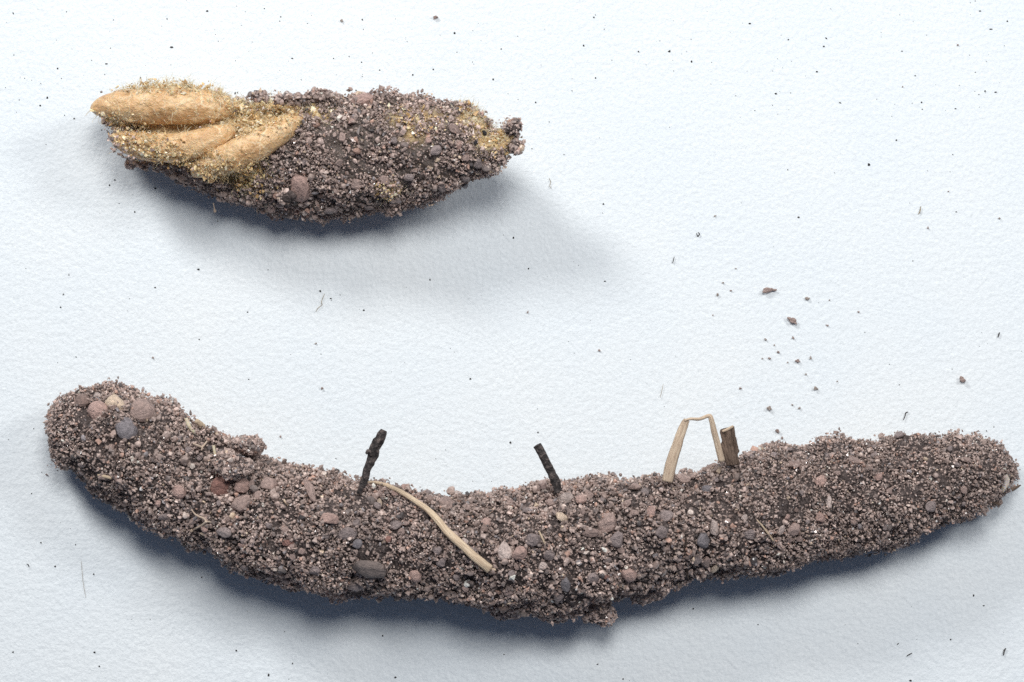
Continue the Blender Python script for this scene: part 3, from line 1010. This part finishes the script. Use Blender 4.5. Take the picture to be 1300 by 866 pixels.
# pink brown specks along the left rim and sparse grains scattered in the opening
p, nr = sample(allv, allf, 26000)
q = project(p)
rim = (nr @ -FWD > -0.3) & (q[:, 0] < 340) & (((q[:, 0] < 178) & (q[:, 1] > 150 + 0.25 * (q[:, 0] - 130)) & (rng.random(len(p)) < 0.55 * np.clip(1.5 - (q[:, 0] - 130) / 35.0, 0, 1))) | (rng.random(len(p)) < 0.012))
pos = np.concatenate([pos, p[rim] + nr[rim] * 0.05])
rad = np.concatenate([rad, rng.uniform(0.011, 0.024, rim.sum())])
ok = clear_of(pos, ckept)
pos, rad = pos[ok], rad[ok]
g = child('sand_grains', grain_mesh('sand_grains', pos, rad, sand_colours(len(pos), pos, 0.35), M_GRAIN), coc)
g['kind'] = 'stuff'

# silk: golden granules and fine fuzz over what is seen in the opening
p, nr = sample(allv, allf, 110000)
q = project(p)
om = (nr @ -FWD > -0.1)


def blob(q, spots):
    d = np.zeros(len(q))
    for cx, cy, rx, ry, ang, s in spots:
        x, y = q[:, 0] - cx, q[:, 1] - cy
        ca, sa = math.cos(ang), math.sin(ang)
        u, v = (x * ca + y * sa) / rx, (-x * sa + y * ca) / ry
        d = np.maximum(d, s * np.exp(-(u * u + v * v) ** 1.3))
    return d


SILK = [(192, 192, 52, 19, 0.35, 1.0), (256, 219, 26, 10, 0.65, 0.9), (290, 225, 44, 20, 0.5, 1.0), (328, 226, 24, 20, 0.4, 0.9), (325, 140, 45, 20, 0.1, 0.95), (310, 160, 20, 12, 0, 0.8), (150, 152, 30, 9, 0.2, 0.6), (527, 156, 30, 15, 0.1, 0.4),
        (625, 172, 28, 24, 0.1, 0.8), (600, 152, 20, 10, 0.3, 0.6), (250, 112, 70, 8, 0, 0.35), (185, 112, 30, 7, 0, 0.4), (395, 145, 35, 12, 0, 0.5), (495, 240, 16, 10, 0, 0.5)]
dens = blob(q, SILK) * np.clip(0.7 + fbm(p, 6, 2, 90), 0.15, 1.2)
lip = np.interp(q[:, 0], LIP[:, 0], LIP[:, 1]) + 5 * fbm(p, 5, 3, 41)
above = np.where((q[:, 0] < 350) & (q[:, 1] > lip), 0.08, 1.0)
dens = dens * above
s = om & (rng.random(len(p)) < dens * 0.62)
ps, ns = p[s], nr[s]
rad = np.clip(0.0105 * np.exp(rng.normal(0, 0.45, len(ps))), 0.005, 0.024)
heap = np.clip(0.5 + fbm(ps, 4.5, 3, 95), 0, 1.3)[:, None] * 0.10
pal = np.array([(0.78, 0.57, 0.31), (0.86, 0.70, 0.43), (0.66, 0.43, 0.20), (0.92, 0.83, 0.62), (0.46, 0.28, 0.12)])
cc = pal[rng.choice(5, len(ps), p=[.3, .27, .24, .09, .10])] * rng.uniform(0.75, 1.0, (len(ps), 1))
g = child('silk_granules', grain_mesh('silk_granules', ps + ns * rng.uniform(0.0, 1.0, (len(ps), 1)) * heap, rad, np.concatenate([cc, np.ones((len(ps), 1))], 1), M_RESIN, aspect=(0.35, 2.0)), coc)
g['kind'] = 'stuff'
dens = blob(q, SILK + [(215, 108, 95, 8, 0, 1.0), (300, 118, 40, 14, 0, 1.0), (610, 150, 30, 10, 0.2, 1.0), (640, 153, 16, 8, 0, 1.0), (225, 140, 90, 25, 0, 0.09), (200, 190, 65, 22, 0.2, 0.6), (285, 215, 45, 20, 0.6, 0.6)])
dens = dens * above
s = (nr @ -FWD > -0.35) & (rng.random(len(p)) < dens * 0.36)
ps, ns = p[s], nr[s]
tang = np.cross(ns, rng.normal(size=(len(ps), 3)))
dirs = ns * rng.uniform(0.0, 0.7, (len(ps), 1)) + tang
tone = np.array([(0.86, 0.74, 0.48), (0.92, 0.84, 0.62), (0.76, 0.58, 0.32)])[rng.choice(3, len(ps))]
g = child('silk_fuzz', fibres_mesh('silk_fuzz', ps, dirs, rng.uniform(0.06, 0.18, len(ps)), rng.uniform(0.002, 0.0048, len(ps)), np.concatenate([tone, np.ones((len(ps), 1))], 1), M_FUZZ, 1.5), coc)
g['kind'] = 'stuff'
# pale haze of longer fibres along the upper edges
p, nr = sample(allv, allf, 60000)
q = project(p)
dens = blob(q, [(215, 110, 95, 7, 0, 1.0), (300, 117, 42, 12, 0, 1.0), (340, 126, 22, 8, 0, 0.8), (600, 144, 22, 12, 0.5, 1.6), (632, 155, 20, 11, 0, 1.8), (640, 180, 14, 18, 0, 0.7), (135, 150, 14, 8, 0.5, 0.5)])
s = (nr @ UP > 0.1) & (rng.random(len(p)) < dens * 0.35)
ps, ns = p[s], nr[s]
g = child('silk_fuzz', fibres_mesh('silk_fuzz', ps, ns + rng.normal(size=(len(ps), 3)) * 0.8, rng.uniform(0.08, 0.24, len(ps)), rng.uniform(0.002, 0.0045, len(ps)),
          np.tile(np.array([0.90, 0.84, 0.64, 1]), (len(ps), 1)), M_FUZZ, 0.9), coc)
g['kind'] = 'stuff'
pts = [at(271, 258, 0.55), at(272, 264, 0.5), at(273, 269, 0.45)]
child('silk_thread', ribbon_mesh('silk_thread', pts, [.012, .015, .04], [.012, .015, .04], M_ROOT, 6, 5, 0.1), coc)

# ================================================================== loose crumbs and dust on the sheet
CRUMB_MESH = [cluster_stone(ICO3, 12, rng, 0.78, (0.22, 0.42)) for _ in range(6)]
crumb_me = [mesh_np('soil_crumb', v, f, M_CRUMB) for v, f in CRUMB_MESH]
pale_me = [mesh_np('soil_crumb', v, f, M_PALE_CRUMB) for v, f in CRUMB_MESH[:3]]


def crumb(px, py, w, h, label, group=None, pale=False, ang=0.0, k=None):
    me = (pale_me if pale else crumb_me)
    o = obj('soil_crumb', me[(k if k is not None else random.randrange(99)) % len(me)])
    c = min(w, h) / 200.0
    o.location = at(px, py, c * 0.75)
    o.rotation_euler = (0, 0, ang)
    o.scale = (w / 220.0, h / 220.0, c * 0.85)
    tag(o, label, 'crumb', group)
    return o


GR = 'soil crumbs scattered on the white paper'
crumb(977, 368, 23, 11, 'largest loose soil crumb, a brown clump topmost in the scatter above the straw loop', GR, ang=0.15, k=0)
crumb(1007, 407, 20, 10, 'elongated purplish brown crumb just below right of the largest crumb', GR, ang=-0.5, k=1)
crumb(1222, 482, 13, 11, 'round brown crumb alone at the far right above the tube tip', GR, k=2)
crumb(1025, 379, 10, 6, 'small pale tan crumb right of the largest crumb', GR, True, 0.4)
crumb(1007, 429, 5, 5, 'tiny dark crumb directly under the elongated purplish crumb', GR)
crumb(553, 22, 10, 7, 'reddish brown crumb alone near the top edge above the cocoon', GR, ang=0.2)
crumb(434, 26, 5, 6, 'tiny pinkish crumb at the top edge left of the reddish brown one', GR, True)
crumb(1013, 458, 9, 6, 'small brown crumb lowest in the middle of the scatter', GR)
crumb(977, 518, 9, 8, 'small tan crumb above the right half of the straw loop', GR, True)
crumb(1036, 493, 7, 8, 'small tan crumb below right of the scatter, closest to the tube', GR, True)
crumb(940, 493, 6, 4, 'small dark brown crumb just above the straw loop', GR)
crumb(987, 547, 7, 7, 'small brown crumb almost touching the upper edge of the tube', GR)
crumb(409, 493, 5, 5, 'small grey brown crumb above the middle of the tube left half', GR)
crumb(60, 603, 6, 3, 'reddish sliver of a crumb left of the blunt tube end', GR, ang=-0.5)
NAMED_CRUMBS = [('the largest crumb', 977, 368), ('the elongated purplish crumb', 1007, 407), ('the round crumb at far right', 1222, 482), ('the small pale tan crumb', 1025, 379), ('the straw loop', 885, 565),
                ('the dark crumb over the loop', 940, 493), ('the tan crumb nearest the tube', 1036, 493), ('the lowest scatter crumb', 1013, 458), ('the tan crumb over the loop', 977, 518)]
LANDMARKS = NAMED_CRUMBS + [('the left tip of the cocoon', 118, 137), ('the right tip of the cocoon', 663, 172), ('the pink pebble on the cocoon', 462, 131), ('the oval pebble on the cocoon', 384, 236), ('the blunt end of the tube', 62, 560),
             ('the narrow end of the tube', 1290, 600), ('the bent twig tip', 486, 546), ('the straight twig tip', 682, 565), ('the reddish crumb at the top edge', 553, 22), ('the pinkish crumb at the top edge', 434, 26),
             ('the grey crumb above the tube', 409, 493), ('the top left corner', 0, 0), ('the top right corner', 1300, 0), ('the bottom left corner', 0, 866), ('the bottom right corner', 1300, 866), ('the wiggly brown fibre', 406, 385),
             ('the black hooked fibre', 1150, 527), ('the tiny v shaped fibre', 885, 298), ('the long fine upright fibre', 106, 735), ('the clump under the tube', 760, 776), ('the slanted fibre at lower right', 1154, 831), ('the capsules', 210, 135), ('the biggest black speck', 1103, 209)]
SECTOR = ['right of', 'above right of', 'above', 'above left of', 'left of', 'below left of', 'below', 'below right of']


def place_labels(points, what, marks):
    """one label for each point: the nearest (or next nearest) of its kind on one side of a thing one can find"""
    best = []
    for li, (nm, lx, ly) in enumerate(marks):
        by = {}
        for i, (x, y) in enumerate(points):
            d = math.hypot(x - lx, y - ly)
            if d < 3:
                continue
            by.setdefault(int(round(math.atan2(ly - y, x - lx) / (math.pi / 4))) % 8, []).append((d, i))
        for sct, lst in by.items():
            for rank, (d, i) in enumerate(sorted(lst)[:4]):
                best.append((d * (1 + 0.8 * rank), i, '%s, %s %s %s' % (what, ['nearest', 'second nearest', 'third nearest', 'fourth nearest'][rank], SECTOR[sct], nm)))
    out = {}
    for d, i, t in sorted(best):
        out.setdefault(i, t)
    return [out.get(i, what) for i in range(len(points))]


SCATTER = [(988, 447, 5), (1029, 454, 5), (972, 431, 5), (977, 455, 5), (1015, 518, 5), (1006, 514, 4), (993, 556, 5), (918, 359, 4), (911, 374, 6), (928, 369, 4), (1090, 396, 4), (1063, 484, 3), (1050, 413, 4), (905, 400, 3), (934, 341, 3), (983, 438, 3), (1023, 475, 4), (968, 455, 3), (1000, 460, 3), (934, 556, 4), (1053, 381, 3)]
for (x, y, s), lab in zip(SCATTER, place_labels([q[:2] for q in SCATTER], 'tiny brown scatter crumb', NAMED_CRUMBS)):
    crumb(x, y, s * rng.uniform(0.9, 1.3), s * 0.85, lab, 'tiny crumbs in the loose scatter', rng.random() < 0.45, rng.uniform(0, 3))
LONE = [(908, 274, 4), (1269, 277, 4), (1178, 289, 4), (1216, 57, 4), (356, 554, 4), (761, 445, 5), (670, 396, 4), (401, 436, 4), (194, 454, 4), (1204, 243, 3), (1146, 110, 3)]
for (x, y, s), lab in zip(LONE, place_labels([q[:2] for q in LONE], 'tiny lone brown crumb', LANDMARKS)):
    crumb(x, y, s * 1.05, s * 0.85, lab, 'tiny lone crumbs', rng.random() < 0.2, rng.uniform(0, 3))

speck_me = []
for k in range(5):
    v, f = facet_stone(ICO1, 5, rng, 0.25)
    speck_me.append(mesh_np('dust_speck', v * np.array([1, 1, 0.5]), f, M_DUST))
SPECKS = [(218, 60, 7, 3), (263, 14, 4, 3), (371, 74, 4, 2), (135, 81, 5, 2), (51, 134, 3, 3), (60, 124, 3, 4), (73, 87, 3, 3), (197, 239, 4, 3), (139, 235, 3, 3), (171, 269, 3, 3), (212, 24, 2, 3), (577, 42, 4, 4), (754, 22, 3, 3), (741, 58, 3, 4), (756, 99, 3, 3), (459, 79, 3, 2),
          (482, 89, 3, 2), (524, 95, 3, 3), (550, 88, 3, 3), (680, 130, 3, 3), (766, 259, 3, 3), (878, 78, 3, 4), (952, 30, 5, 3), (985, 119, 5, 3), (1037, 91, 4, 3), (1046, 59, 4, 3), (1145, 65, 3, 2), (1258, 37, 6, 2), (1264, 117, 5, 2), (1213, 138, 4, 2), (1138, 178, 3, 3), (1103, 209, 5, 5),
          (1014, 276, 5, 3), (1170, 130, 3, 3), (1244, 14, 5, 2), (1214, 269, 3, 2), (252, 342, 5, 3), (197, 365, 4, 2), (77, 390, 3, 3), (253, 431, 3, 2), (420, 379, 4, 2), (652, 302, 3, 4), (671, 341, 3, 3), (462, 394, 4, 3), (648, 562, 4, 4), (597, 481, 4, 3), (768, 357, 4, 2), (546, 355, 2, 4),
          (683, 549, 3, 3), (341, 857, 3, 5), (120, 828, 4, 3), (52, 689, 3, 3), (119, 729, 3, 3), (126, 846, 3, 3), (70, 719, 3, 3), (502, 860, 4, 3), (486, 807, 3, 3), (791, 862, 3, 3), (640, 831, 3, 2), (880, 773, 3, 3), (1207, 812, 3, 3), (1249, 769, 4, 2), (1236, 756, 3, 4), (1156, 864, 5, 3), (1279, 27, 3, 3), (460, 25, 3, 3), (300, 826, 3, 3)]
for (x, y, w, h), lab in zip(SPECKS, place_labels([q[:2] for q in SPECKS], 'tiny black dust speck', LANDMARKS)):
    o = obj('dust_speck', random.choice(speck_me))
    o.location = at(x, y, 0.006)
    o.scale = (w / 290.0, h / 290.0, 0.010)
    tag(o, 'largest black dust speck, alone right of the upper cocoon' if (x, y) == (1103, 209) else lab, 'dust speck', 'black dust specks on the paper')

# dust too fine to count
n = 330
px = rng.uniform(0, 1300, n)
py = np.where(rng.random(n) < 0.45, rng.uniform(0, 160, n), rng.uniform(0, 866, n))
sel = []
for x, y in zip(px, py):
    if hit(tree_t, x, y) is None and hit(tree_c, x, y) is None:
        sel.append(at(x, y, 0.003))
sel = np.array(sel)
rad = np.clip(0.0058 * np.exp(rng.normal(0, 0.35, len(sel))), 0.004, 0.013)
d = obj('dust', grain_mesh('dust', sel, rad, np.tile(np.array([0.03, 0.028, 0.028, 0.9]), (len(sel), 1)), M_GRAIN, big=9))
d['kind'] = 'stuff'
d['label'] = 'fine dark dust strewn over the white paper'


def lint(P, w, label, mat=None):
    pts = [at(x, y, 0.02) for x, y in P]
    o = obj('lint_fibre', ribbon_mesh('lint_fibre', pts, [w * 0.7] + [w] * (len(P) - 2) + [w * 0.6], [w * 0.7] + [w] * (len(P) - 2) + [w * 0.6], mat or M_LINT, 6, 6, 0.1))
    tag(o, label, 'lint', 'lint fibres on the paper')


lint([(1147, 533), (1149, 528), (1150, 524), (1153, 523)], .013, 'short black hooked fibre above the right part of the tube')
lint([(1267, 428), (1268, 425), (1269, 422)], .018, 'stubby black upright fibre near the right edge, above the round crumb')
lint([(884, 296), (886, 300), (888, 297), (886, 295)], .011, 'tiny black v shaped fibre right of the cocoon shadow')
lint([(854, 334), (855, 330), (856, 326)], .012, 'short thin black fibre just right of the broad cocoon shadow')
lint([(412, 373), (410, 378), (408, 384), (409, 387), (404, 391), (401, 396)], .007, 'wiggly brown fibre between cocoon and tube', M_PALE_LINT)
lint([(103, 712), (104, 722), (105, 735), (107, 748), (109, 759)], .0045, 'long fine upright grey fibre below the blunt left end of the tube', M_PALE_LINT)
lint([(34, 716), (36, 717), (37, 720)], .011, 'tiny curved black fibre at the lower left edge')
lint([(1274, 832), (1275, 826), (1277, 823)], .02, 'thick curled black fibre in the lower right corner')
lint([(1151, 833), (1154, 831), (1158, 829)], .012, 'slanted thin black fibre below the right end of the tube')
lint([(697, 226), (699, 231), (698, 236), (700, 239)], .007, 'faint fine grey fibre in the shadow right of the cocoon tip', M_PALE_LINT)
lint([(1166, 272), (1168, 268), (1169, 262)], .014, 'short tan fibre at right, above the lone crumbs', M_PALE_LINT)
lint([(838, 505), (840, 497), (842, 488)], .006, 'hair thin grey fibre above the straw loop', M_PALE_LINT)
